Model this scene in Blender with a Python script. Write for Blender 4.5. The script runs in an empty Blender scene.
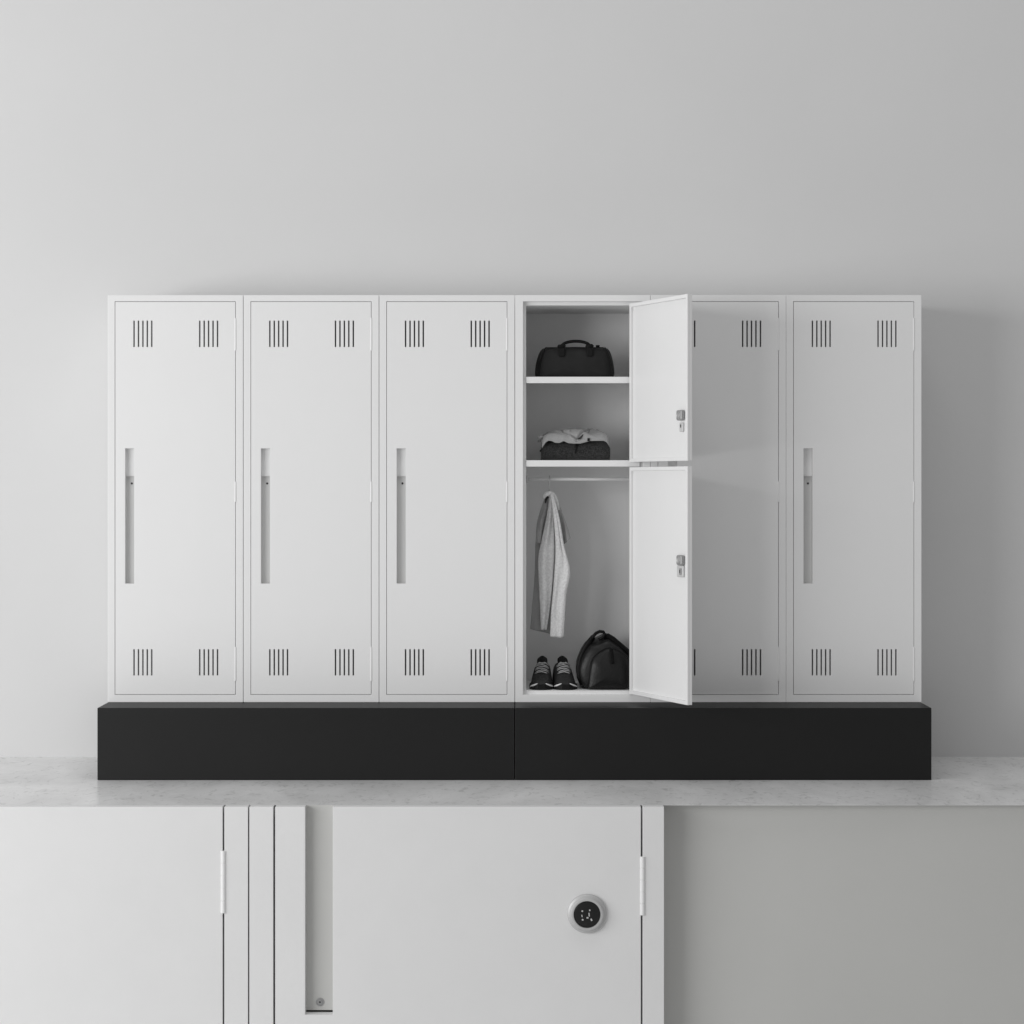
import bpy, bmesh, math, random
from mathutils import Vector, Matrix, noise
random.seed(3)
D = 8.5          # camera distance to the locker fronts
F = 2125.0       # focal length in pixels
EYE = 1.152      # camera height above the ledge
S = 250.0        # pixels per metre at the locker fronts
sc = bpy.context.scene
col = sc.collection

def X(px, y=0.0): return (px - 512.0) * (D + y) / F
def Z(py, y=0.0): return EYE - (py - 485.0) * (D + y) / F

# ------------------------------------------------------------------ materials
def mat(name, c, rough=0.5, spec=0.5, metal=0.0, bump=0.0, bscale=200.0, var=0.0, vscale=3.0, sheen=0.0, coat=0.0):
    m = bpy.data.materials.new(name); m.use_nodes = True
    nt = m.node_tree; N = nt.nodes; L = nt.links
    b = N['Principled BSDF']
    if not isinstance(c, (tuple, list)): c = (c, c, c)
    b.inputs['Base Color'].default_value = (*c, 1)
    b.inputs['Roughness'].default_value = rough
    b.inputs['Specular IOR Level'].default_value = spec
    b.inputs['Metallic'].default_value = metal
    b.inputs['Sheen Weight'].default_value = sheen
    b.inputs['Coat Weight'].default_value = coat
    tc = N.new('ShaderNodeTexCoord')
    if var > 0:
        n = N.new('ShaderNodeTexNoise'); n.inputs['Scale'].default_value = vscale; n.inputs['Detail'].default_value = 5
        n.inputs['Roughness'].default_value = 0.6
        L.new(tc.outputs['Object'], n.inputs['Vector'])
        r = N.new('ShaderNodeMapRange')
        r.inputs['From Min'].default_value = 0.3; r.inputs['From Max'].default_value = 0.7
        r.inputs['To Min'].default_value = 1 - var; r.inputs['To Max'].default_value = 1 + var
        L.new(n.outputs['Fac'], r.inputs['Value'])
        mx = N.new('ShaderNodeVectorMath'); mx.operation = 'SCALE'
        mx.inputs[0].default_value = c
        L.new(r.outputs['Result'], mx.inputs['Scale'])
        L.new(mx.outputs['Vector'], b.inputs['Base Color'])
    if bump > 0:
        n2 = N.new('ShaderNodeTexNoise'); n2.inputs['Scale'].default_value = bscale; n2.inputs['Detail'].default_value = 4
        L.new(tc.outputs['Object'], n2.inputs['Vector'])
        bp = N.new('ShaderNodeBump'); bp.inputs['Strength'].default_value = bump; bp.inputs['Distance'].default_value = 0.002
        L.new(n2.outputs['Fac'], bp.inputs['Height']); L.new(bp.outputs['Normal'], b.inputs['Normal'])
    return m

M = {}
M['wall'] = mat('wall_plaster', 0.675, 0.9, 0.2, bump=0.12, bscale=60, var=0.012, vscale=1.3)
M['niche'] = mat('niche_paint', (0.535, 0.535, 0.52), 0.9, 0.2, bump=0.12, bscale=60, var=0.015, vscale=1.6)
M['white'] = mat('white_powder_coat', 0.80, 0.42, 0.35, bump=0.05, bscale=500, var=0.006, vscale=4)
M['white2'] = mat('light_grey_powder_coat', 0.74, 0.42, 0.35, bump=0.08, bscale=300, var=0.012, vscale=5)
M['pan'] = mat('handle_pan_grey', (0.66, 0.66, 0.655), 0.5, 0.4, bump=0.04, bscale=400)
M['inner'] = mat('inner_steel_grey', 0.78, 0.55, 0.3, bump=0.04, bscale=400, var=0.015, vscale=5)
M['plinth'] = mat('black_plinth', 0.0072, 0.5, 0.3, bump=0.06, bscale=400, var=0.06, vscale=3)
M['steel'] = mat('brushed_steel', 0.55, 0.35, 0.5, metal=0.8)
M['lockgrey'] = mat('lock_case_grey', 0.33, 0.4, 0.5, metal=0.2)
M['plate'] = mat('satin_key_plate', 0.58, 0.4, 0.5)
M['pan2'] = mat('large_pan_shade_grey', (0.52, 0.52, 0.505), 0.5, 0.3, bump=0.04, bscale=400)  # darkened grey stands in for the shade of a deeper recess
M['dark'] = mat('dark_hole', 0.02, 0.6)
M['ring'] = mat('lock_ring_silver', 0.52, 0.5, 0.5, metal=0.35)
M['glass'] = mat('black_display_glass', 0.008, 0.35, 0.4)
M['mark'] = mat('pale_display_marks', 0.5, 0.5)
M['nylon'] = mat('black_nylon', 0.013, 0.75, 0.3, bump=0.5, bscale=500, var=0.15, vscale=30)
M['nylon2'] = mat('black_webbing', 0.005, 0.7, 0.2, bump=0.4, bscale=800)
M['leather'] = mat('black_leather', 0.008, 0.42, 0.32, bump=0.5, bscale=120, var=0.2, vscale=12)
M['leather2'] = mat('black_leather_trim', 0.003, 0.5, 0.15, bump=0.4, bscale=160)
M['melange'] = mat('dark_grey_melange', 0.036, 0.95, 0.1, bump=0.8, bscale=200, var=0.65, vscale=170, sheen=0.2)
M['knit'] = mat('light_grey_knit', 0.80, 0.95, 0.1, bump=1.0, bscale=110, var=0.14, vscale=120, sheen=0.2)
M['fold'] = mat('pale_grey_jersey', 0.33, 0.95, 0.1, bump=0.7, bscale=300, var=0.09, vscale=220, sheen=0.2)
M['knit2'] = mat('mid_grey_knit', 0.37, 0.95, 0.1, bump=0.7, bscale=300, var=0.08, vscale=220, sheen=0.2)  # darker grey for the cardigan's back and sleeves and one cuff
M['shoe'] = mat('black_shoe_mesh', 0.020, 0.7, 0.3, bump=0.8, bscale=500, var=0.35, vscale=120)
M['shoe2'] = mat('black_shoe_rubber', 0.006, 0.6, 0.2)
M['lace'] = mat('pale_lace', 0.5, 0.8)
M['stripe'] = mat('white_stripe', 0.7, 0.5)

def concrete():
    m = bpy.data.materials.new('pale_concrete'); m.use_nodes = True
    nt = m.node_tree; N = nt.nodes; L = nt.links; b = N['Principled BSDF']
    tc = N.new('ShaderNodeTexCoord')
    mp = N.new('ShaderNodeMapping'); mp.inputs['Scale'].default_value = (1.1, 0.6, 1.0); L.new(tc.outputs['Object'], mp.inputs['Vector'])
    n1 = N.new('ShaderNodeTexNoise'); n1.inputs['Scale'].default_value = 2.2; n1.inputs['Detail'].default_value = 9; n1.inputs['Roughness'].default_value = 0.62; n1.inputs['Distortion'].default_value = 0.8
    L.new(mp.outputs['Vector'], n1.inputs['Vector'])
    r1 = N.new('ShaderNodeValToRGB'); e = r1.color_ramp.elements
    e[0].position = 0.32; e[0].color = (0.66, 0.66, 0.66, 1); e[1].position = 0.66; e[1].color = (0.86, 0.86, 0.86, 1)
    L.new(n1.outputs['Fac'], r1.inputs['Fac'])
    n2 = N.new('ShaderNodeTexNoise'); n2.inputs['Scale'].default_value = 19.0; n2.inputs['Detail'].default_value = 7; n2.inputs['Roughness'].default_value = 0.7; n2.inputs['Distortion'].default_value = 1.5
    L.new(mp.outputs['Vector'], n2.inputs['Vector'])
    r2 = N.new('ShaderNodeValToRGB'); e = r2.color_ramp.elements
    e[0].position = 0.33; e[0].color = (0.74, 0.74, 0.74, 1); e[1].position = 0.46; e[1].color = (1, 1, 1, 1)
    L.new(n2.outputs['Fac'], r2.inputs['Fac'])
    mx = N.new('ShaderNodeMix'); mx.data_type = 'RGBA'; mx.blend_type = 'MULTIPLY'; mx.inputs[0].default_value = 1.0
    L.new(r1.outputs['Color'], mx.inputs[6]); L.new(r2.outputs['Color'], mx.inputs[7])
    L.new(mx.outputs[2], b.inputs['Base Color'])
    b.inputs['Roughness'].default_value = 0.27
    b.inputs['Specular IOR Level'].default_value = 0.14
    bp = N.new('ShaderNodeBump'); bp.inputs['Strength'].default_value = 0.15; bp.inputs['Distance'].default_value = 0.002
    L.new(n2.outputs['Fac'], bp.inputs['Height']); L.new(bp.outputs['Normal'], b.inputs['Normal'])
    return m
M['concrete'] = concrete()

# ------------------------------------------------------------------ helpers
def box(bm, x0, x1, y0, y1, z0, z1):
    v = [bm.verts.new(p) for p in ((x0,y0,z0),(x1,y0,z0),(x1,y1,z0),(x0,y1,z0),(x0,y0,z1),(x1,y0,z1),(x1,y1,z1),(x0,y1,z1))]
    for f in ((3,2,1,0),(4,5,6,7),(0,1,5,4),(1,2,6,5),(2,3,7,6),(3,0,4,7)): bm.faces.new([v[i] for i in f])

def plate(bm, x0, x1, z0, z1, holes, y0, y1):
    """a plate in the xz plane, y0 (front) to y1 (back), with rectangular holes (hx0,hx1,hz0,hz1)"""
    xs = sorted(set([x0, x1] + [min(max(h[i], x0), x1) for h in holes for i in (0, 1)]))
    zs = sorted(set([z0, z1] + [min(max(h[i], z0), z1) for h in holes for i in (2, 3)]))
    nx, nz = len(xs)-1, len(zs)-1
    def solid(i, j):
        if i < 0 or j < 0 or i >= nx or j >= nz: return False
        cx = (xs[i]+xs[i+1])/2; cz = (zs[j]+zs[j+1])/2
        return not any(h[0] < cx < h[1] and h[2] < cz < h[3] for h in holes)
    cache = {}
    def V(i, j, k):
        key = (i, j, k)
        if key not in cache: cache[key] = bm.verts.new((xs[i], y1 if k else y0, zs[j]))
        return cache[key]
    for i in range(nx):
        for j in range(nz):
            if not solid(i, j): continue
            bm.faces.new((V(i,j,0), V(i+1,j,0), V(i+1,j+1,0), V(i,j+1,0)))
            bm.faces.new((V(i,j+1,1), V(i+1,j+1,1), V(i+1,j,1), V(i,j,1)))
            if not solid(i-1, j): bm.faces.new((V(i,j,1), V(i,j,0), V(i,j+1,0), V(i,j+1,1)))
            if not solid(i+1, j): bm.faces.new((V(i+1,j,0), V(i+1,j,1), V(i+1,j+1,1), V(i+1,j+1,0)))
            if not solid(i, j-1): bm.faces.new((V(i,j,1), V(i+1,j,1), V(i+1,j,0), V(i,j,0)))
            if not solid(i, j+1): bm.faces.new((V(i,j+1,0), V(i+1,j+1,0), V(i+1,j+1,1), V(i,j+1,1)))

def tube(bm, pts, r, seg=10, cap=True, flat=1.0):
    pts = [Vector(p) for p in pts]; rings = []
    up = Vector((0.03, 1, 0.02)).normalized()
    for i, p in enumerate(pts):
        t = (pts[min(i+1, len(pts)-1)] - pts[max(i-1, 0)]).normalized()
        a = t.cross(up)
        if a.length < 1e-3: a = t.cross(Vector((1, 0, 0)))
        a.normalize(); b = t.cross(a).normalized()
        rr = r[i] if isinstance(r, (list, tuple)) else r
        rings.append([bm.verts.new(p + a*rr*math.cos(2*math.pi*k/seg) + b*rr*flat*math.sin(2*math.pi*k/seg)) for k in range(seg)])
    for i in range(len(rings)-1):
        for k in range(seg):
            bm.faces.new((rings[i][k], rings[i][(k+1)%seg], rings[i+1][(k+1)%seg], rings[i+1][k]))
    if cap:
        bm.faces.new(rings[0][::-1]); bm.faces.new(rings[-1])

def lathe_y(bm, cx, y, cz, prof, seg=64):
    """profile of (radius, forward) turned round an axis along -y"""
    rings = []
    for r, f in prof:
        if r < 1e-6: rings.append([bm.verts.new((cx, y-f, cz))])
        else: rings.append([bm.verts.new((cx + r*math.cos(2*math.pi*k/seg), y-f, cz + r*math.sin(2*math.pi*k/seg))) for k in range(seg)])
    for a, b in zip(rings, rings[1:]):
        for k in range(seg):
            k2 = (k+1) % seg
            if len(a) == 1: bm.faces.new((a[0], b[k2], b[k]))
            elif len(b) == 1: bm.faces.new((a[k], a[k2], b[0]))
            else: bm.faces.new((a[k], a[k2], b[k2], b[k]))

def obj(name, bm, m, parent=None, bevel=0.0, smooth=False, sub=0, solid=0.0, seg=2):
    bmesh.ops.recalc_face_normals(bm, faces=bm.faces)
    me = bpy.data.meshes.new(name); bm.to_mesh(me); bm.free()
    me.materials.append(M[m] if isinstance(m, str) else m)
    for p in me.polygons: p.use_smooth = smooth or bevel > 0
    o = bpy.data.objects.new(name, me); col.objects.link(o)
    if solid:
        s = o.modifiers.new('thickness', 'SOLIDIFY'); s.thickness = solid; s.offset = 0
    if bevel:
        b = o.modifiers.new('bevel', 'BEVEL'); b.width = bevel; b.segments = seg; b.limit_method = 'ANGLE'; b.angle_limit = math.radians(40)
        b.harden_normals = True
    if sub:
        s = o.modifiers.new('sub', 'SUBSURF'); s.levels = sub; s.render_levels = sub
    if parent: o.parent = parent
    return o

def nb(): return bmesh.new()
def tag(o, label=None, cat=None, group=None, kind=None):
    if label: o['label'] = label
    if cat: o['category'] = cat
    if group: o['group'] = group
    if kind: o['kind'] = kind
    return o
def thing(name, label, cat, loc=(0,0,0), group=None):
    o = bpy.data.objects.new(name, None); col.objects.link(o); o.location = loc; o.empty_display_size = 0.1
    return tag(o, label, cat, group)

# ------------------------------------------------------------------ setting
YL = 7.605 - D                     # plane of the lower cabinet fronts
bm = nb(); plate(bm, -7, 7, 0.0, 5.2, [], 0.5, 0.6)
tag(obj('wall', bm, 'wall'), kind='structure')
bm = nb(); box(bm, -7, 7, YL+0.045, 0.5, -0.0012, 0.0)
tag(obj('floor', bm, 'concrete', bevel=0.0), kind='structure')
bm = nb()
wx0, wx1, wy0, wy1 = X(664.6, YL), 2.6, YL+0.045+0.06, YL+0.045+0.012  # right wall slanted to shape its shading, darker beside the lockers
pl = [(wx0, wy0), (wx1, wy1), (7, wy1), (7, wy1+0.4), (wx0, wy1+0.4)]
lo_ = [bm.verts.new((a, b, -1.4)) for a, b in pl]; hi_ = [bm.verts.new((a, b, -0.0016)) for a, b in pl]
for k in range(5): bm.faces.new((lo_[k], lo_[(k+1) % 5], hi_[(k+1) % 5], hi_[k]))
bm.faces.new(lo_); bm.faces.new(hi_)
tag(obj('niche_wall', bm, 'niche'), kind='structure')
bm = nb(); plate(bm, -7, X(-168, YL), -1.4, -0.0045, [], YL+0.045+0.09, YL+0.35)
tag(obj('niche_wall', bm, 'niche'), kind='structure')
bm = nb(); box(bm, -7, 7, -3.5, YL+0.5, -1.45, -1.4)
tag(obj('ground', bm, 'concrete'), kind='structure')

# ------------------------------------------------------------------ plinths
PX0, PX1, PXM = -1.618, 1.637, 0.011
PF = -0.209; PT = 0.2823
for a, b_, lab in ((PX0, PXM-0.0012, 'long matt black plinth under the three closed lockers at left'),
                   (PXM+0.0012, PX1, 'long matt black plinth under the open locker and the two at right')):
    w = (b_-a)/2
    bm = nb(); box(bm, -w, w, PF, 0.455, 0.0008, PT)
    p = obj('plinth', bm, 'plinth', None, bevel=0.0022)
    p.location = ((a+b_)/2, 0, 0)
    tag(p, lab, 'plinth', 'black plinths under the lockers')

# ------------------------------------------------------------------ lockers
W = 0.5424; LX0 = X(107.4); LTOP = Z(295.0); LBOT = PT + 0.0005; DEPTH = 0.45
GAP = 0.0005
O0, O1 = 0.0290, W-0.0300            # door opening in a locker
OZ0, OZ1 = Z(694.8), Z(301.4)

def make_body(t):
    bm = nb()
    plate(bm, GAP, W-GAP, LBOT, LTOP, [(O0, O1, OZ0, OZ1)], 0.0, 0.021)
    obj('front_frame', bm, 'white', t, bevel=0.0016)
    bm = nb()
    plate(bm, GAP, W-GAP, LBOT, LTOP, [(O0+0.0120, O1-0.0125, Z(691.0), Z(305.0))], 0.0212, 0.43)
    plate(bm, GAP, W-GAP, LBOT, LTOP, [], 0.4302, DEPTH)
    return obj('cabinet_body', bm, 'inner' if t.get('open_one') else 'white', t, bevel=0.001)

def closed_locker(x0, label):
    t = thing('locker', label, 'locker', (x0, 0, 0), 'white steel lockers in the row')
    make_body(t)
    c = 0.0017
    dx0, dx1, dz0, dz1 = O0+c, O1-c, OZ0+c, OZ1-c
    holes = []
    for xs in ((133.8,138.25,142.65,147.05,151.5), (199.5,203.95,208.35,212.8,217.3)):
        for px in xs:
            for (a, b_) in ((320.6, 347.0), (649.3, 675.6)):
                hx = (px-107.4)/S
                holes.append((hx-0.0029, hx+0.0029, Z(b_), Z(a)))
    hx0, hx1, hz0, hz1 = 0.0700, 0.1062, Z(583.6), Z(448.4)
    holes.append((hx0, hx1, hz0, hz1))
    bm = nb(); plate(bm, dx0, dx1, dz0, dz1, holes, 0.0, 0.019)
    d = obj('door', bm, 'white', t, bevel=0.0009)
    # recessed pull: shallow upper pocket and deeper lower trough
    zm = Z(476.2)
    bm = nb()
    plate(bm, hx0-0.003, hx1+0.003, zm+0.0005, hz1+0.003, [(hx0+0.0005, hx1-0.0005, zm+0.001, hz1-0.0005)], 0.0192, 0.026)
    plate(bm, hx0-0.003, hx1+0.003, zm+0.0005, hz1+0.003, [], 0.0262, 0.030)
    h = obj('recessed_handle', bm, 'white', d)
    bm = nb()
    plate(bm, hx0-0.003, hx1+0.003, hz0-0.003, zm, [(hx0+0.0005, hx1-0.0005, hz0+0.0005, zm-0.001)], 0.0192, 0.030)
    plate(bm, hx0-0.003, hx1+0.003, hz0-0.003, zm, [], 0.0302, 0.032)
    h2 = obj('handle_trough', bm, 'pan', h)
    h2.name = 'handle_trough'
    bm = nb(); lathe_y(bm, 0.0915, 0.0300, Z(483.4), [(0.0001,0.003),(0.0035,0.003),(0.0042,0.0)], 16)
    obj('screw', bm, 'dark', h)
    for (a, b_) in ((318, 350.5), (481.5, 502), (647, 681)):
        bm = nb(); tube(bm, [(O1-0.0010, 0.0015, Z(b_)), (O1-0.0010, 0.0018, Z(a))], 0.0040, 12)
        obj('hinge', bm, 'white', t, bevel=0.0008)
    return t

labs = ['closed white steel locker at the left end of the row',
        'closed white steel locker, second from the left end of the row',
        'closed white steel locker directly left of the open locker',
        None,
        'closed white steel locker half hidden behind the two open doors',
        'closed white steel locker at the right end of the row']
LEDGE = (107.6, 243.4, 379.2, 515.0, 650.6, 786.1)
proto = closed_locker(X(LEDGE[0]), labs[0])
def kids(o): return [c for c in bpy.data.objects if c.parent == o]
def copy_tree(o, parent=None):
    c = o.copy(); col.objects.link(c)
    if parent: c.parent = parent
    for ch in kids(o): copy_tree(ch, c)
    return c
for k in (1, 2, 4, 5):
    c = copy_tree(proto); c.location = (X(LEDGE[k]), 0, 0); c['label'] = labs[k]

# the open locker
OX = X(LEDGE[3]); O0 = 0.0325
t4 = thing('locker', 'white steel locker standing open with bags, clothes and shoes inside', 'locker', (OX, 0, 0), 'white steel lockers in the row')
t4['open_one'] = 1
make_body(t4)
del t4['open_one']
IX0, IX1 = O0+0.0120, O1-0.0125
for ptop, pbot in ((376.6, 383.0), (460.2, 466.6)):
    bm = nb(); box(bm, IX0+0.0005, IX1-0.0005, 0.012, 0.0208, Z(pbot), Z(ptop))
    box(bm, IX0+0.0005, IX1-0.0005, 0.0212, 0.4295, Z(ptop)-0.006, Z(ptop)-0.0002)
    obj('shelf', bm, 'white', t4, bevel=0.0012)
bm = nb(); yr = 0.19
tube(bm, [(IX0+0.0003, yr, Z(479.2, yr)), (IX1-0.0003, yr, Z(479.2, yr))], 0.0068, 16)
rail = obj('rail', bm, 'white', t4, smooth=True)
for xx in (IX0+0.002, IX1-0.010):
    bm = nb(); box(bm, xx, xx+0.008, yr-0.015, yr+0.015, Z(479.2, yr)-0.015, Z(479.2, yr)+0.015)
    obj('rail_bracket', bm, 'steel', rail, bevel=0.002)

def open_door(z0, z1, lockfn, label):
    w, th, rim = 0.484, 0.0205, 0.0145
    bm = nb()
    plate(bm, 0, w, z0, z1, [(rim, w-rim, z0+rim, z1-rim)], 0, 0.010)
    plate(bm, 0, w, z0, z1, [], 0.0101, th)
    bmesh.ops.remove_doubles(bm, verts=bm.verts, dist=0.00001)
    d = obj('door', bm, 'white', t4, bevel=0.0012)
    d.location = (0.4690-OX, -0.001, 0); d.rotation_euler = (0, 0, math.radians(-66.1))
    d['label'] = label
    lockfn(d)
    for zz in (z0+0.07, z1-0.13):
        bm = nb(); tube(bm, [(0.006, 0.026, zz), (0.006, 0.026, zz+0.06)], 0.0055, 12)
        obj('hinge', bm, 'steel', d, bevel=0.001)
    return d

def up_lock(d):
    bm = nb(); box(bm, 0.405, 0.449, -0.008, 0.0100, 1.398, 1.4385)
    l = obj('lock_case', bm, 'lockgrey', d, bevel=0.0075, seg=4)
    bm = nb(); lathe_y(bm, 0.427, -0.0081, 1.4165, [(0.0125,0),(0.0120,0.0025),(0.0090,0.0030),(0.0085,0.0015),(0.0001,0.0015)], 24)
    obj('lock_button', bm, 'steel', l, bevel=0.002)
    bm = nb(); box(bm, 0.414, 0.442, 0.002, 0.0100, 1.355, 1.390)
    p = obj('key_plate', bm, 'plate', d, bevel=0.0038, seg=4)
    bm = nb(); box(bm, 0.4245, 0.4305, 0.0005, 0.0018, 1.371, 1.383)
    obj('keyhole', bm, 'dark', p, bevel=0.0004)
def low_lock(d):
    bm = nb(); box(bm, 0.405, 0.449, -0.008, 0.0100, 0.846, 0.885)
    l = obj('lock_case', bm, 'lockgrey', d, bevel=0.0075, seg=4)
    bm = nb(); lathe_y(bm, 0.428, -0.0081, 0.8645, [(0.0125,0),(0.0120,0.0025),(0.0090,0.0030),(0.0085,0.0015),(0.0001,0.0015)], 24)
    obj('lock_button', bm, 'steel', l, bevel=0.002)
    bm = nb(); box(bm, 0.395, 0.446, 0.001, 0.0100, 0.800, 0.8455)
    p = obj('key_plate', bm, 'plate', d, bevel=0.0044, seg=4)
    bm = nb(); box(bm, 0.422, 0.436, -0.003, 0.0008, 0.809, 0.834)
    q = obj('latch_cam', bm, 'lockgrey', p, bevel=0.002)
    bm = nb(); box(bm, 0.4265, 0.4315, -0.0042, -0.0032, 0.816, 0.829)
    obj('keyhole', bm, 'dark', p)
open_door(1.2440, 1.8770, up_lock, 'short upper door swung open')
open_door(0.3170, 1.2230, low_lock, 'tall lower door swung open')

# ------------------------------------------------------------------ bags
def puffy(bm, outline, y0, y1, ctr, n=9, p=2.6, tight=0.16, wrinkle=0.0, sc_=14):
    """closed body: outline (x,z) lofted from y0 to y1 with rounded ends"""
    rings = []
    for i in range(n):
        u = -1 + 2*i/(n-1)
        u = math.sin(u*math.pi/2)
        s = 1 - tight*(abs(u)**p)
        y = (y0+y1)/2 + u*(y1-y0)/2
        rings.append((y, s))
    vs = []
    for y, s in rings:
        r = []
        for x, z in outline:
            q = Vector((ctr[0] + (x-ctr[0])*s, y, ctr[1] + (z-ctr[1])*s))
            if wrinkle and z > ctr[1]+0.01:
                nv = noise.noise_vector(q*sc_)
                q += nv*wrinkle
            r.append(bm.verts.new(q))
        vs.append(r)
    m = len(outline)
    for a, b_ in zip(vs, vs[1:]):
        for k in range(m): bm.faces.new((a[k], a[(k+1)%m], b_[(k+1)%m], b_[k]))
    # end caps: shrinking rings towards the centre keep them gently domed
    for ring, d in ((vs[0], -1), (vs[-1], 1)):
        cur = ring
        c = Vector((sum(v.co.x for v in ring)/m, ring[0].co.y, sum(v.co.z for v in ring)/m))
        for s, off in ((0.8, 0.006), (0.5, 0.011), (0.22, 0.013)):
            nr = []
            for v in ring:
                q = c + (v.co-c)*s + Vector((0, d*off, 0))
                if wrinkle: q += noise.noise_vector(q*sc_)*wrinkle
                nr.append(bm.verts.new(q))
            for k in range(m): bm.faces.new((cur[k], cur[(k+1)%m], nr[(k+1)%m], nr[k]))
            cur = nr
        bm.faces.new(cur)

def resample(pts, n):
    P = [Vector((a, b_)) for a, b_ in pts]; P.append(P[0])
    L = [0]
    for a, b_ in zip(P, P[1:]): L.append(L[-1] + (b_-a).length)
    out = []
    for i in range(n):
        s = L[-1]*i/n
        for k in range(len(P)-1):
            if L[k] <= s <= L[k+1]:
                q = P[k].lerp(P[k+1], (s-L[k])/max(1e-9, L[k+1]-L[k])); out.append((q.x, q.y)); break
    return out
def smooth2(pts, it=2):
    for _ in range(it):
        n = len(pts)
        pts = [((pts[i-1][0]+2*pts[i][0]+pts[(i+1)%n][0])/4, (pts[i-1][1]+2*pts[i][1]+pts[(i+1)%n][1])/4) for i in range(n)]
    return pts

SH1 = Z(376.6); yb = 0.08
bx, bz = X(575.3, yb), SH1+0.0005
def bagpt(px, py, y=yb): return (X(px, y)-bx, Z(py, y)-bz)
t = thing('travel_bag', 'black duffel bag with arched handle standing on the top shelf', 'bag', (bx, yb+0.09, bz))
out = [(535.8,376.5),(535.3,371),(536.3,362),(538.2,355),(540.2,350),(543,347.2),(548,346.8),(560,347),(575,347.2),(592,347),(602,346.8),(607,347),(610,349),(612.6,354.5),(614.2,361),(615.2,369),(615.0,376.5)]
out = [bagpt(*p) for p in out]
zmin = min(p[1] for p in out); out = [(a, (b_-zmin)*1.045) for a, b_ in out]
HB = max(p[1] for p in out)
bm = nb(); puffy(bm, smooth2(resample(out, 72), 1), -0.09, 0.09, (0, 0.0), n=11, tight=0.10, p=4, wrinkle=0.0022, sc_=11)
body = obj('bag_body', bm, 'nylon', t, smooth=True)
# seam piping along the end gussets
for sgn in (-1, 1):
    pts = []
    for i in range(15):
        u = i/14
        zz = HB*0.04 + HB*0.93*u
        xx = sgn*(0.149 - 0.030*(u**2.4))
        pts.append((xx, -0.0905 - 0.006*math.sin(u*math.pi), zz))
    bm = nb(); tube(bm, pts, 0.0022, 8); obj('piping', bm, 'nylon2', body, smooth=True)
bm = nb(); box(bm, -0.118, 0.118, -0.012, 0.012, HB-0.003, HB+0.0025)
zp = obj('zip', bm, 'nylon2', body, bevel=0.001)
def arch(x0, x1, zb, za, n=24):
    pts = [(x0, zb-0.03)]
    for i in range(n+1):
        a = math.pi*i/n
        u = -math.cos(a)
        pts.append(((x0+x1)/2 + u*(x1-x0)/2, zb + (za-zb)*math.sin(a)**0.85))
    pts.append((x1, zb-0.03))
    return pts
hx0_, hz_ = bagpt(561.5, 349); hx1_, _ = bagpt(590.5, 349)
for yy, dz in ((-0.070, 0.0), (0.045, -0.022)):
    bm = nb()
    zr = bagpt(575, 339.9)[1] - zmin + dz
    pts = [(a, yy - 0.035*max(0, (HB+0.01-z))*0, z) for a, z in arch(hx0_, hx1_, HB-0.004, zr)]
    tube(bm, pts, 0.0062, 10); obj('handle', bm, 'nylon2', t, smooth=True)
for px in (561.8, 589.8):
    xx = bagpt(px, 350)[0]
    bm = nb(); box(bm, xx-0.0135, xx+0.0135, -0.106, -0.0925, HB-0.042, HB-0.006)
    obj('handle_tab', bm, 'nylon2', t, bevel=0.005)
    bm = nb(); tube(bm, [(xx-0.015, -0.078, HB-0.004), (xx-0.012, -0.078, HB-0.002), (xx+0.010, -0.078, HB+0.001), (xx+0.014, -0.078, HB-0.002)], [0.006,0.0105,0.0105,0.006], 12); obj('handle_loop', bm, 'nylon2', t, smooth=True)
bm = nb(); tube(bm, [(bagpt(596.4,346)[0], -0.03, HB+0.004), (bagpt(600.2,346)[0], -0.03, HB+0.004)], 0.0055, 10); obj('zip_pull', bm, 'nylon2', t, smooth=True)

# gym bag on the locker floor
FL = Z(691.2); yb = 0.06
bx, bz = X(607, yb), FL+0.0006
def gp(px, py): return (X(px, yb)-bx, Z(py, yb)-Z(690.0, yb))
t = thing('gym_bag', 'black leather gym bag with domed top beside the shoes on the locker floor', 'bag', (bx, yb+0.13, bz))
out = [(584,689),(579.5,684),(577.6,677),(577.2,670.8),(577.8,664),(579.7,658),(582.4,651.5),(586,646.0),(589.4,642.5),(593.7,640.8),(598,640.0),(602,638),(606,635.6),(610,636.8),(613,639.4),(616.6,641.8),(622,646.6),(628.6,652.6),(632.5,658),(635,664),(636,672),(635.3,680),(633,685.5),(630,689)]
out = [gp(*p) for p in out]; out = smooth2(resample(out, 80), 1)
out = [(a, max(0, b_)) for a, b_ in out]
bm = nb(); puffy(bm, out, -0.12, 0.13, (0, 0.0), n=13, tight=0.13, p=4, wrinkle=0.0035, sc_=10)
body = obj('bag_body', bm, 'leather', t, smooth=True)
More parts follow.
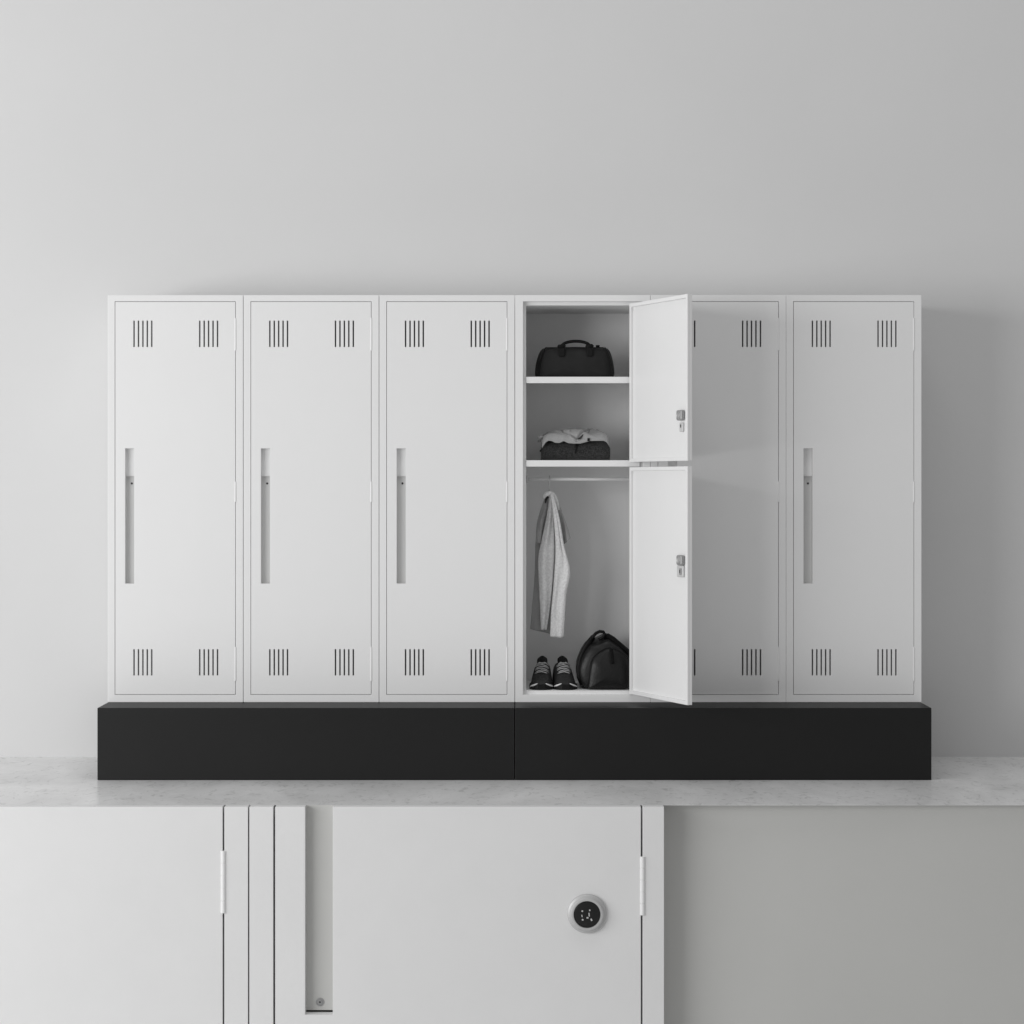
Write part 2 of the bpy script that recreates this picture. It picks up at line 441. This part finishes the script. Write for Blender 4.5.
# front panel, slightly proud, with its piping
pan = [(586.5,689),(588.4,675),(590.0,663),(592,657.5),(598,651.6),(607,646.8),(612,647.0),(620,650.8),(628,656),(631,664),(632,676),(630,689)]
pp = resample([gp(*p) for p in pan], 64); pp = smooth2(pp, 1)
pp = [(a*0.96, max(0.004, b_*0.97)) for a, b_ in pp]
bm = nb(); puffy(bm, pp, -0.144, -0.112, (0.0, 0.0), n=9, tight=0.10, p=2.5, wrinkle=0.0035, sc_=12)
fp = obj('front_pocket', bm, 'leather', t, smooth=True)
bm = nb(); pts = [(a*1.0, -0.131, b_*1.0) for a, b_ in pp if b_ > 0.01]
k0 = max(range(len(pts)), key=lambda i: (Vector(pts[i])-Vector(pts[i-1])).length); pts = pts[k0:]+pts[:k0]
tube(bm, pts, 0.0010, 8); obj('piping', bm, 'leather2', fp, smooth=True)
# side straps running up both flanks to the grab loop
stp = [(583,686),(579.8,678),(579.8,668),(581.6,659),(585.6,650),(590.5,642.5),(594,638.5)]
bm = nb(); tube(bm, [(gp(*p)[0]*1.01, -0.095, gp(*p)[1]+0.002) for p in stp], 0.0115, 12, True, 0.6); obj('strap', bm, 'leather2', t, smooth=True)
stp = [(604,638),(608,637.5),(613,640.5),(620,646.5),(627,652.5),(632,660),(634,670)]
bm = nb(); tube(bm, [(gp(*p)[0]*1.01, -0.095, gp(*p)[1]+0.002) for p in stp], 0.0115, 12, True, 0.6); obj('strap', bm, 'leather2', t, smooth=True)
lp = [(592,641),(593.5,637),(596.5,633.8),(600,632.2),(603.5,632.6),(605,635),(603.4,638),(599,640.5)]
bm = nb(); tube(bm, [(gp(*p)[0], -0.108, gp(*p)[1]) for p in lp], 0.0066, 10); obj('grab_loop', bm, 'leather2', t, smooth=True)
a, b_ = gp(611.5, 663.5); bm = nb(); box(bm, a-0.008, a+0.008, -0.164, -0.153, b_, b_+0.062)
bmesh.ops.rotate(bm, verts=bm.verts, cent=(a, -0.155, b_+0.03), matrix=Matrix.Rotation(math.radians(-6), 3, 'Y'))
obj('buckle_tab', bm, 'leather2', t, bevel=0.004)

# ------------------------------------------------------------------ folded clothes
SH2 = Z(460.2)
def folded(name, m, parent, w, dpt, z0, z1, seedv, amp=0.004, nx=60, nyy=40):
    bm = nb(); rings = []
    cz = (z0+z1)/2; hz = (z1-z0)/2
    n = 48
    for i in range(nx+1):
        u = -1 + 2*i/nx
        e = (1-abs(u)**10)**(1/2.2) if abs(u) < 1 else 0
        e = max(e, 0.35)
        r = []
        for k in range(n):
            a = 2*math.pi*k/n
            ca, sa = math.cos(a), math.sin(a)
            yy = math.copysign(abs(ca)**0.42, ca)*dpt/2*(0.9+0.1*e)
            zz = math.copysign(abs(sa)**(0.55 if sa > 0 else 0.3), sa)*hz*(e if sa > 0 else 1)
            q = Vector((u*w/2, yy, cz+zz))
            nv = noise.noise_vector(Vector((q.x*16+seedv, q.y*16, q.z*22)))
            q += nv*amp
            q.z = max(q.z, z0+0.0005)
            r.append(bm.verts.new(q))
        rings.append(r)
    for a, b_ in zip(rings, rings[1:]):
        for k in range(n): bm.faces.new((a[k], a[(k+1)%n], b_[(k+1)%n], b_[k]))
    bm.faces.new(rings[0]); bm.faces.new(rings[-1])
    return obj(name, bm, m, parent, smooth=True)

yc = 0.19
cx = X(576, yc-0.11)
t = thing('dark_sweater', 'folded dark grey melange sweater lying at the bottom of the clothes pile', 'sweater', (cx, yc, SH2))
yf = yc-0.11
H1 = Z(440.8, yf) - SH2
b1 = folded('folded_body', 'melange', t, X(610.6, yf)-X(541.4, yf), 0.22, 0.0, H1, 3.0)
bm = nb(); tube(bm, [(X(576.6,yf)-cx, -0.113, H1*0.82), (X(576.0,yf)-cx, -0.1145, H1*0.6), (X(575.4,yf)-cx, -0.113, H1*0.35)], [0.0042, 0.0034, 0.0016], 8)
obj('seam', bm, 'shoe2', t, smooth=True)
bm = nb(); tube(bm, [(X(541,yf)-cx, -0.07, H1*0.48), (X(543.5,yf)-cx, -0.085, H1*0.56)], [0.006, 0.007], 8); obj('cuff', bm, 'shoe2', t, smooth=True)

# light sweater draped over it
t = thing('light_sweater', 'crumpled light grey sweater folded on top of the dark sweater', 'sweater', (cx, yc, SH2+H1))
bm = nb()
hem = [(541.5,449),(543,446),(545,442.5),(548,440.6),(551,440.8),(555,442.6),(559,442.9),(563.5,441.3),(568,443.6),(574,444.2),(580,444.2),(585,443),(590,441.4),(598,441),(604,440.6),(607.5,442.5),(609.5,446.5)]
def hemz(px):
    for a, b_ in zip(hem, hem[1:]):
        if a[0] <= px <= b_[0]: return a[1] + (b_[1]-a[1])*(px-a[0])/(b_[0]-a[0])
    return hem[0][1] if px < hem[0][0] else hem[-1][1]
top = [(541.5,446),(544,437),(548,434.2),(556,432.6),(566,431.6),(575,430.8),(585,430.4),(594,431.2),(602,432.6),(606.5,434.6),(609.5,444)]
def topz(px):
    for a, b_ in zip(top, top[1:]):
        if a[0] <= px <= b_[0]: return a[1] + (b_[1]-a[1])*(px-a[0])/(b_[0]-a[0])
    return top[0][1]
CREASES = [((552,0.62),(577,0.10),0.011,0.0055),((577,0.10),(592,0.55),0.012,0.005),((545,0.25),(566,0.22),0.006,0.005),((590,0.24),(606,0.30),0.006,0.006),((598,0.7),(583,0.35),-0.006,0.008),((549,0.5),(569,0.33),-0.007,0.007),((566,0.8),(580,0.5),-0.005,0.008)]
nu, nv_ = 130, 64
grid = []
for i in range(nu+1):
    px = 542 + (609.0-542)*i/nu
    x = X(px, yf)-cx
    hz = Z(hemz(px), yf) - (SH2+H1)
    tz = Z(topz(px), yf+0.05) - (SH2+H1)
    row = []
    for j in range(nv_+1):
        v = j/nv_
        if v < 0.3:   # the front face, rounding over
            a = v/0.3
            y = -0.124 + 0.030*(1-math.cos(a*math.pi/2)); z = hz + (tz*0.80-hz)*math.sin(a*math.pi/2)
        elif v < 0.85:
            a = (v-0.3)/0.55; y = -0.094 + 0.19*a; z = tz*0.80 + tz*0.26*math.sin(a*math.pi)
        else:
            a = (v-0.85)/0.15; y = 0.096 + 0.024*math.sin(a*math.pi/2); z = tz*0.80 - (tz*0.80+0.012)*a
        q = Vector((x, y, z))
        w = noise.noise_vector(Vector((x*9+5, y*20, z*30+2)))
        q += Vector((w.x*0.003, w.y*0.003, w.z*0.005))
        # long diagonal creases
        q.z += 0.0065*math.sin(x*46 + y*60 + 2*w.x)*min(1, v*3)
        ppx = px; 
        for (ax, av), (cx_, cv), dep, wid in CREASES:
            A_ = Vector((ax*0.004, av*0.20)); B_ = Vector((cx_*0.004, cv*0.20)); P_ = Vector((px*0.004, v*0.20))
            tt = max(0, min(1, (P_-A_).dot(B_-A_)/(B_-A_).length_squared)); dd = (P_-(A_+(B_-A_)*tt)).length
            g_ = math.exp(-(dd/wid)**2)*dep
            q.z -= g_*(0.5+0.5*min(1, v*2.5)); q.y += g_*(1-min(1, v*2.2))
        if v < 0.12: q.y = min(q.y, -0.120)
        row.append(bm.verts.new(q))
    grid.append(row)
for i in range(nu):
    for j in range(nv_): bm.faces.new((grid[i][j], grid[i+1][j], grid[i+1][j+1], grid[i][j+1]))
lo = obj('folded_body', bm, 'fold', t, smooth=True, solid=0.004)
def lsp(px, py, y): return (X(px, yc+y)-cx, y, Z(py, yc+y)-(SH2+H1))
bm = nb(); tube(bm, [lsp(553,431.5,-0.03), lsp(560,433.4,-0.07), lsp(567,436.3,-0.105), lsp(573,439.4,-0.122), lsp(576.6,441.2,-0.126)], [0.004,0.0065,0.0075,0.0065,0.003], 10)
obj('neckband', bm, 'fold', t, smooth=True)
bm = nb(); tube(bm, [lsp(576.6,441.0,-0.126), lsp(580,438.6,-0.122), lsp(583,435.4,-0.105), lsp(587,432.6,-0.06), lsp(594,431,-0.02)], [0.003,0.0055,0.0075,0.007,0.004], 10)
obj('neckband', bm, 'fold', t, smooth=True)
bm = nb(); tube(bm, [lsp(577.5,439.2,-0.128), lsp(580,438.2,-0.128), lsp(583,434.8,-0.114)], [0.002,0.0048,0.003], 10); obj('collar_inside', bm, 'melange', t, smooth=True)  # small dark piece inside the neckline
bm = nb(); p = lsp(588.6, 439.6, -0.129); box(bm, p[0]-0.005, p[0]+0.005, p[1]-0.002, p[1]+0.003, p[2]-0.006, p[2]+0.006); obj('button', bm, 'shoe2', t, bevel=0.0015)
bm = nb(); tube(bm, [lsp(539.2,441.0,-0.06), lsp(539.6,438,-0.075), lsp(543,436.5,-0.08)], [0.007,0.009,0.006], 10); obj('cuff', bm, 'knit2', t, smooth=True)

# ------------------------------------------------------------------ hook and cardigan
hx, hy = X(549.3, yr), yr
t = thing('coat_hook', 'small steel hook hanging from the rail inside the open locker', 'hook', (hx, hy, Z(479, yr)))
bm = nb(); pts = []
for i in range(13):
    a = math.radians(-60 + 240*i/12); pts.append((0.0001*i, 0.0125*math.cos(a), 0.0125*math.sin(a)))
pts += [(0, -0.0125, -0.012), (0, -0.010, -0.03), (0, -0.006, -0.045)]
for i in range(9):
    a = math.radians(180 + 180*i/8); pts.append((0, 0.006 + 0.012*math.cos(a), -0.050 + 0.012*math.sin(a)))
tube(bm, pts, 0.0022, 8); obj('hook_wire', bm, 'steel', t, smooth=True)

t = thing('cardigan', 'light grey knitted cardigan hanging from the hook on the rail', 'cardigan', (X(549, 0.18), 0.18, Z(493, 0.18)))
ox, oy, oz = t.location
def cloth(name, m, left, right, ydep, folds=2.0, amp=0.006, bulge=0.010, ph=0.0, nrow=60, ncol=18, rag=0.0, parent=t):
    """hanging cloth: left and right edge polylines (px,py) from top to bottom, real depth ydep(v)"""
    def samp(pl, v):
        s = v*(len(pl)-1); k = min(int(s), len(pl)-2); f = s-k
        f = f
        return pl[k][0]+(pl[k+1][0]-pl[k][0])*f, pl[k][1]+(pl[k+1][1]-pl[k][1])*f
    def dens(pl, n=24):   # smooth the polyline
        P = [Vector(p) for p in pl]; out = []
        for i in range(len(P)-1):
            p0, p1, p2, p3 = P[max(i-1,0)], P[i], P[i+1], P[min(i+2, len(P)-1)]
            for k in range(n):
                u = k/n; out.append(tuple(0.5*((2*p1)+(-p0+p2)*u+(2*p0-5*p1+4*p2-p3)*u*u+(-p0+3*p1-3*p2+p3)*u**3)))
        out.append(tuple(P[-1])); return out
    left, right = dens(left), dens(right)
    bm = nb(); g = []
    for i in range(nrow+1):
        v = i/nrow; a = samp(left, v); b_ = samp(right, v); row = []
        for j in range(ncol+1):
            u = j/ncol
            px = a[0]+(b_[0]-a[0])*u; py = a[1]+(b_[1]-a[1])*u
            y = ydep(v)
            x = X(px, y); z = Z(py, y)
            d = -bulge*math.sin(u*math.pi)**0.7*min(1, v*5+0.3)
            d += amp*math.sin(folds*2*math.pi*u + ph + 1.7*v + 2*noise.noise(Vector((u*2, v*3, ph))))*min(1, v*3)
            d += 0.004*noise.noise(Vector((x*28, z*12, ph)))
            row.append(bm.verts.new((x-ox, y+d-oy, z-oz)))
        g.append(row)
    for i in range(nrow):
        for j in range(ncol): bm.faces.new((g[i][j], g[i][j+1], g[i+1][j+1], g[i+1][j]))
    return obj(name, bm, m, parent, smooth=True, solid=0.004)
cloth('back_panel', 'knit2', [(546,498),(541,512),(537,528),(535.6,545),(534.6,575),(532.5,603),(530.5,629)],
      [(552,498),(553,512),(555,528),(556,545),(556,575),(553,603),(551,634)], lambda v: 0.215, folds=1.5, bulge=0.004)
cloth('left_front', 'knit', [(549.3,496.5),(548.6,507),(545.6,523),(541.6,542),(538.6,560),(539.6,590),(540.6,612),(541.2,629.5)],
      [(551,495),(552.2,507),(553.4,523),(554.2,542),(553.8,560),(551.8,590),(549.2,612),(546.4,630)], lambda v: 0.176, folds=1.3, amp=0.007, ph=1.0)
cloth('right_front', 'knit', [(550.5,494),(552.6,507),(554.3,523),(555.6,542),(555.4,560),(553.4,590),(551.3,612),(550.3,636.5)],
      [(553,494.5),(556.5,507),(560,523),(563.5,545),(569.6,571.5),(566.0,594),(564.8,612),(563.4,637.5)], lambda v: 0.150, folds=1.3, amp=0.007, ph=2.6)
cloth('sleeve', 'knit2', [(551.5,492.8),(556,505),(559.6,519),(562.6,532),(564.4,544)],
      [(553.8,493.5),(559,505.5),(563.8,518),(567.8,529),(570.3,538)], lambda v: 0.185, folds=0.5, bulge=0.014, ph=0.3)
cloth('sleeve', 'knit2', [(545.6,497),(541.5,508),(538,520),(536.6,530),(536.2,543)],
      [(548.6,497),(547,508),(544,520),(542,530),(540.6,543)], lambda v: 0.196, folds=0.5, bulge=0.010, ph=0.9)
bm = nb(); pts = []
for p, y in (((544.2,498.5),0.17),((544.6,495.8),0.165),((546.5,494),0.16),((549.5,493.2),0.158),((552.6,494),0.16),((555.2,497.4),0.165),((557.2,503),0.168),((559,510),0.17)):
    pts.append((X(p[0], y)-ox, y-oy, Z(p[1], y)-oz))
tube(bm, pts, [0.004,0.0075,0.009,0.0095,0.009,0.0075,0.006,0.003], 12); obj('collar', bm, 'knit', t, smooth=True)
bm = nb(); tube(bm, [(X(545.4,0.172)-ox, 0.172-oy, Z(503,0.172)-oz), (X(546.2,0.168)-ox, 0.168-oy, Z(499,0.168)-oz), (X(548.2,0.166)-ox, 0.166-oy, Z(496.6,0.166)-oz)], [0.003,0.0055,0.004], 10); obj('collar_inside', bm, 'melange', t, smooth=True)  # dark piece inside the collar loop

# ------------------------------------------------------------------ shoes
def make_shoe(x, lean, label):
    y0 = 0.035
    t = thing('sneaker', label, 'shoe', (x, y0, FL+0.0006), 'pair of black trainers on the locker floor')
    L_ = 0.27
    # stations: s along the length from the toe, half width, top height, crown flatness, sideways drift
    st = [(0.0,0.012,0.020),(0.008,0.024,0.030),(0.022,0.036,0.041),(0.045,0.043,0.052),(0.075,0.0455,0.056),(0.100,0.045,0.066),
          (0.125,0.0430,0.079),(0.150,0.0410,0.092),(0.175,0.0390,0.101),(0.195,0.037,0.100),(0.215,0.035,0.094),(0.240,0.033,0.092),(0.258,0.029,0.090),(0.270,0.018,0.078)]
    bm = nb(); rings = []; n = 28
    for s, hw, h in st:
        r = []
        for k in range(n):
            a = math.pi*2*k/n - math.pi/2
            ca, sa = math.cos(a), math.sin(a)
            zt = 0.014
            if sa < 0: zz = zt + sa*0.004; xx = hw*math.copysign(abs(ca)**0.5, ca)
            else:
                zz = zt + (h-zt)*sa**0.9
                nar = 1 - (0.02 if h > 0.07 else 0.15)*(zz-zt)/max(0.001,(h-zt))*(h/0.12)**0.5 if h > 0.03 else 1
                xx = hw*math.copysign(abs(ca)**0.6, ca)*max(nar, 0.25) if abs(ca) > 1e-6 else 0
            r.append(bm.verts.new((xx + lean*s*s*3, s, zz)))
        rings.append(r)
    for a, b_ in zip(rings, rings[1:]):
        for k in range(n): bm.faces.new((a[k], a[(k+1)%n], b_[(k+1)%n], b_[k]))
    bm.faces.new(rings[0]); bm.faces.new(rings[-1])
    up = obj('upper', bm, 'shoe', t, smooth=True, sub=1)
    # sole
    bm = nb(); top, bot = [], []
    outl = []
    for s, hw, h in st: outl.append((hw*1.07+0.0015 + lean*s*s*3, s))
    for s, hw, h in reversed(st): outl.append((-hw*1.07-0.0015 + lean*s*s*3, s))
    lv = [(0.97, 0.0), (1.0, 0.003), (1.0, 0.014), (0.97, 0.019)]
    rr = []
    for s_, z in lv: rr.append([bm.verts.new((a*s_, b_-0.003 if b_ < 0.1 else b_+0.002, z + (0.004 if b_ < 0.02 else 0))) for a, b_ in outl])
    m = len(outl)
    for a, b_ in zip(rr, rr[1:]):
        for k in range(m): bm.faces.new((a[k], a[(k+1)%m], b_[(k+1)%m], b_[k]))
    bm.faces.new(rr[0][::-1]); bm.faces.new(rr[-1])
    obj('sole', bm, 'shoe2', t, smooth=False)
    # toe cap of dark rubber
    # tongue and padded collar
    bm = nb(); rings = []
    for s, hw, h, th in ((0.118,0.019,0.074,0.006),(0.140,0.021,0.088,0.008),(0.158,0.0215,0.102,0.010),(0.170,0.0215,0.112,0.010),(0.178,0.0190,0.119,0.009),(0.182,0.0125,0.124,0.005)):
        r = []
        for k in range(20):
            a = 2*math.pi*k/20
            r.append(bm.verts.new((hw*math.cos(a) + lean*s*s*3, s + th*math.sin(a) + 0.006*math.cos(a)**2, h - 0.006*math.cos(a)**2)))
        rings.append(r)
    for a, b_ in zip(rings, rings[1:]):
        for k in range(20): bm.faces.new((a[k], a[(k+1)%20], b_[(k+1)%20], b_[k]))
    bm.faces.new(rings[0]); bm.faces.new(rings[-1])
    obj('tongue', bm, 'shoe2', t, smooth=True)
    # laces crossing the throat
    rows = [(0.092,0.0640),(0.102,0.0700),(0.113,0.0765),(0.124,0.0830),(0.135,0.0890),(0.145,0.0950)]
    for i, (s, h) in enumerate(rows):
        w = 0.0275 - 0.0002*i
        bm = nb(); dz = 0.0014*(1 if i % 2 else -1)
        sp = lean*s*s*3
        tube(bm, [(-w+sp, s+0.006, h-0.009-dz), (-w*0.6+sp, s-0.002, h-0.001-dz*0.6), (sp, s-0.005, h+0.003), (w*0.6+sp, s-0.002, h-0.001+dz*0.6), (w+sp, s+0.006, h-0.009+dz)], 0.0021, 8)
        obj('lace', bm, 'lace', t, smooth=True)
    bm = nb(); s = 0.146; sp = lean*s*s*3
    tube(bm, [(sp-0.020, s-0.010, 0.094), (sp-0.010, s-0.016, 0.101), (sp, s-0.013, 0.096), (sp+0.010, s-0.016, 0.101), (sp+0.021, s-0.010, 0.094)], 0.002, 8)
    obj('lace', bm, 'lace', t, smooth=True)
    # pale side flashes low on the toe
    for sg in (-1, 1):
        bm = nb(); pts = []
        for i in range(7):
            u = i/6
            pts.append((sg*(0.0455-0.029*u), 0.034-0.036*math.sin(u*1.45), 0.012 + 0.015*u))
        tube(bm, pts, [0.0025,0.0035,0.0038,0.0036,0.003,0.0024,0.0012], 8)
        obj('side_flash', bm, 'stripe', t, smooth=True)
    return t
make_shoe(X(541.6, 0.05), 0.06, 'black trainer with pale laces, the left shoe of the pair near the locker side')
make_shoe(X(565.6, 0.05), -0.10, 'black trainer with pale laces, the right shoe of the pair next to the gym bag')

# ------------------------------------------------------------------ large cabinets under the ledge
def LXp(px): return X(px, YL)
def LZp(py): return Z(py, YL)
TOPZ = 0.0006; BOT = -1.39
def big_locker(x0, label, seam, dispsrc=True):
    w = LXp(664.3) - LXp(248.2)
    t = thing('large_locker', label, 'locker', (x0, 0, 0), 'large white lockers under the ledge')
    g = 0.0040
    a0, a1 = LXp(273.2)-LXp(248.2), LXp(642.6 if dispsrc else 640.4)-LXp(248.2)
    bm = nb(); plate(bm, g, w-g*0.2, BOT, TOPZ, [(a0, a1, BOT+0.12, 1.0)], YL, YL+0.044)
    obj('front_frame', bm, 'white2', t, bevel=0.0014)
    bm = nb(); plate(bm, g, w-g*0.2, BOT, -0.012, [(a0+0.02, a1-0.02, BOT+0.14, -0.03)], YL+0.0442, YL+0.40)
    plate(bm, g, w-g*0.2, BOT, -0.012, [], YL+0.4002, YL+0.42)
    obj('cabinet_body', bm, 'white2', t)
    sx = lambda px: LXp(px)-LXp(248.2)
    hx0, hx1, hz0 = sx(305.1), sx(332.8), LZp(1014.8)
    d0, d1 = sx(275.2), sx(640.9 if dispsrc else 638.7)
    bm = nb(); plate(bm, d0, d1, BOT+0.127, TOPZ, [(hx0, hx1, hz0, 1.0)], YL, YL+0.0435)
    d = obj('door', bm, 'white2', t, bevel=0.0014)
    bm = nb(); plate(bm, hx0+0.0003, hx1-0.0003, hz0+0.0070, TOPZ-0.0002, [], YL+0.0405, YL+0.0434)  # gap left under the pan imitates the shade along its bottom edge
    h = obj('recessed_handle', bm, 'pan2', d)
    cx_, cz_ = sx(319.0), LZp(1004.6)
    bm = nb(); lathe_y(bm, cx_, YL+0.0404, cz_, [(0.0150,0.0),(0.0150,0.002),(0.0125,0.0032),(0.0110,0.0018),(0.0085,0.0018),(0.0080,0.004),(0.0001,0.0046)], 32)
    s = obj('screw', bm, 'lockgrey', h, smooth=False)
    bm = nb(); lathe_y(bm, cx_, YL+0.0356, cz_, [(0.0036,0.0),(0.0034,0.0008),(0.0001,0.0008)], 6)
    obj('screw_socket', bm, 'dark', s)
    # hinge knuckles
    zt, zb = (850.6, 913.4) if not dispsrc else (856.3, 915.5)
    hxx = sx(642.6) if dispsrc else sx(639.4)
    bm = nb()
    zz0, zz1 = LZp(zb), LZp(zt)
    q = (zz1-zz0)/5
    for i in range(5):
        tube(bm, [(hxx, YL+0.003, zz0+i*q+0.0011), (hxx, YL+0.003, zz0+(i+1)*q-0.0011)], 0.0098, 20)
    tube(bm, [(hxx, YL+0.003, zz0+0.0015), (hxx, YL+0.003, zz1-0.0015)], 0.0078, 16)
    obj('hinge', bm, 'white', t, bevel=0.0012)
    if not dispsrc: return t
    # round keypad lock
    cx_, cz_ = sx(586.9), LZp(913.4)
    bm = nb(); lathe_y(bm, cx_, YL-0.0001, cz_, [(0.0700,-0.001),(0.0705,0.004),(0.0690,0.010),(0.0645,0.0135),(0.0615,0.0145),(0.0600,0.0175),(0.0570,0.0225),(0.0520,0.0240),(0.0485,0.0235),(0.0478,0.018),(0.0001,0.018)], 96)
    k = obj('keypad_lock', bm, 'ring', d, smooth=True)
    e = k.modifiers.new('es', 'EDGE_SPLIT'); e.split_angle = math.radians(38)
    bm = nb(); lathe_y(bm, cx_, YL-0.0182, cz_, [(0.0474,0.0),(0.0470,0.0022),(0.0440,0.0032),(0.0001,0.0036)], 96)
    gl = obj('display', bm, 'glass', k, smooth=True)
    bm = nb()
    for (px, py, w_, h_, an) in ((392,430,26,26,20),(386,512,16,40,-12),(398,577,28,26,15),(518,416,22,26,0),(508,490,18,62,-6),(481,543,32,26,0),(547,578,26,40,-25)):
        mx = cx_ + (px-474)/17.07/279.4; mz = cz_ - (py-490)/17.07/279.4
        b2 = nb(); ww, hh = w_/17.07/279.4/2, h_/17.07/279.4/2
        box(b2, mx-ww, mx+ww, YL-0.0224, YL-0.0219, mz-hh, mz+hh)
        bmesh.ops.rotate(b2, verts=b2.verts, cent=(mx, YL, mz), matrix=Matrix.Rotation(math.radians(an), 3, 'Y'))
        tmp = bpy.data.meshes.new('m'); b2.to_mesh(tmp); b2.free(); bm.from_mesh(tmp); bpy.data.meshes.remove(tmp)
    obj('display_mark', bm, 'mark', gl)
    return t
wB = LXp(664.3) - LXp(248.2)
big_locker(LXp(248.2), 'large white locker under the ledge with round keypad lock and recessed handle', 0, True)
big_locker(LXp(248.2)-wB, 'large white locker at the bottom left, only its hinge side in view', 0, False)

# ------------------------------------------------------------------ light
w = bpy.data.worlds.new('World'); sc.world = w; w.use_nodes = True
bg = w.node_tree.nodes['Background']; bg.inputs[0].default_value = (1, 1, 1, 1); bg.inputs[1].default_value = 0.36
def area(name, loc, target, size, power, sy=None):
    l = bpy.data.lights.new(name, 'AREA'); l.energy = power; l.size = size
    if sy: l.shape = 'RECTANGLE'; l.size_y = sy
    o = bpy.data.objects.new(name, l); col.objects.link(o); o.location = loc
    o.rotation_euler = (Vector(target)-Vector(loc)).to_track_quat('-Z', 'Y').to_euler(); return o
area('key_light', (-6.4, -5.3, 1.55), (0, 0.3, 1.1), 6.2, 395, 3.1)
area('floor_fill', (0.0, -3.2, 8.0), (0.0, -3.2, 0.0), 5.0, 105, 3.5)  # unseen overhead fill, added to brighten the floor

# ------------------------------------------------------------------ camera
cam = bpy.data.cameras.new('camera'); co = bpy.data.objects.new('camera', cam); col.objects.link(co)
co.location = (0, -D, EYE); co.rotation_euler = (math.pi/2, 0, 0)
cam.sensor_width = 36; cam.lens = 36*F/1024; cam.shift_y = -27/1024
cam.clip_start = 0.1; cam.clip_end = 100
sc.camera = co
sc.render.engine = 'CYCLES'
sc.cycles.max_bounces = 8; sc.cycles.diffuse_bounces = 5
sc.view_settings.view_transform = 'Standard'; sc.view_settings.look = 'None'
sc.view_settings.gamma = 1; sc.view_settings.use_curve_mapping = False
sc.view_settings.exposure = 0.0
sc.render.resolution_x = 1024; sc.render.resolution_y = 1024
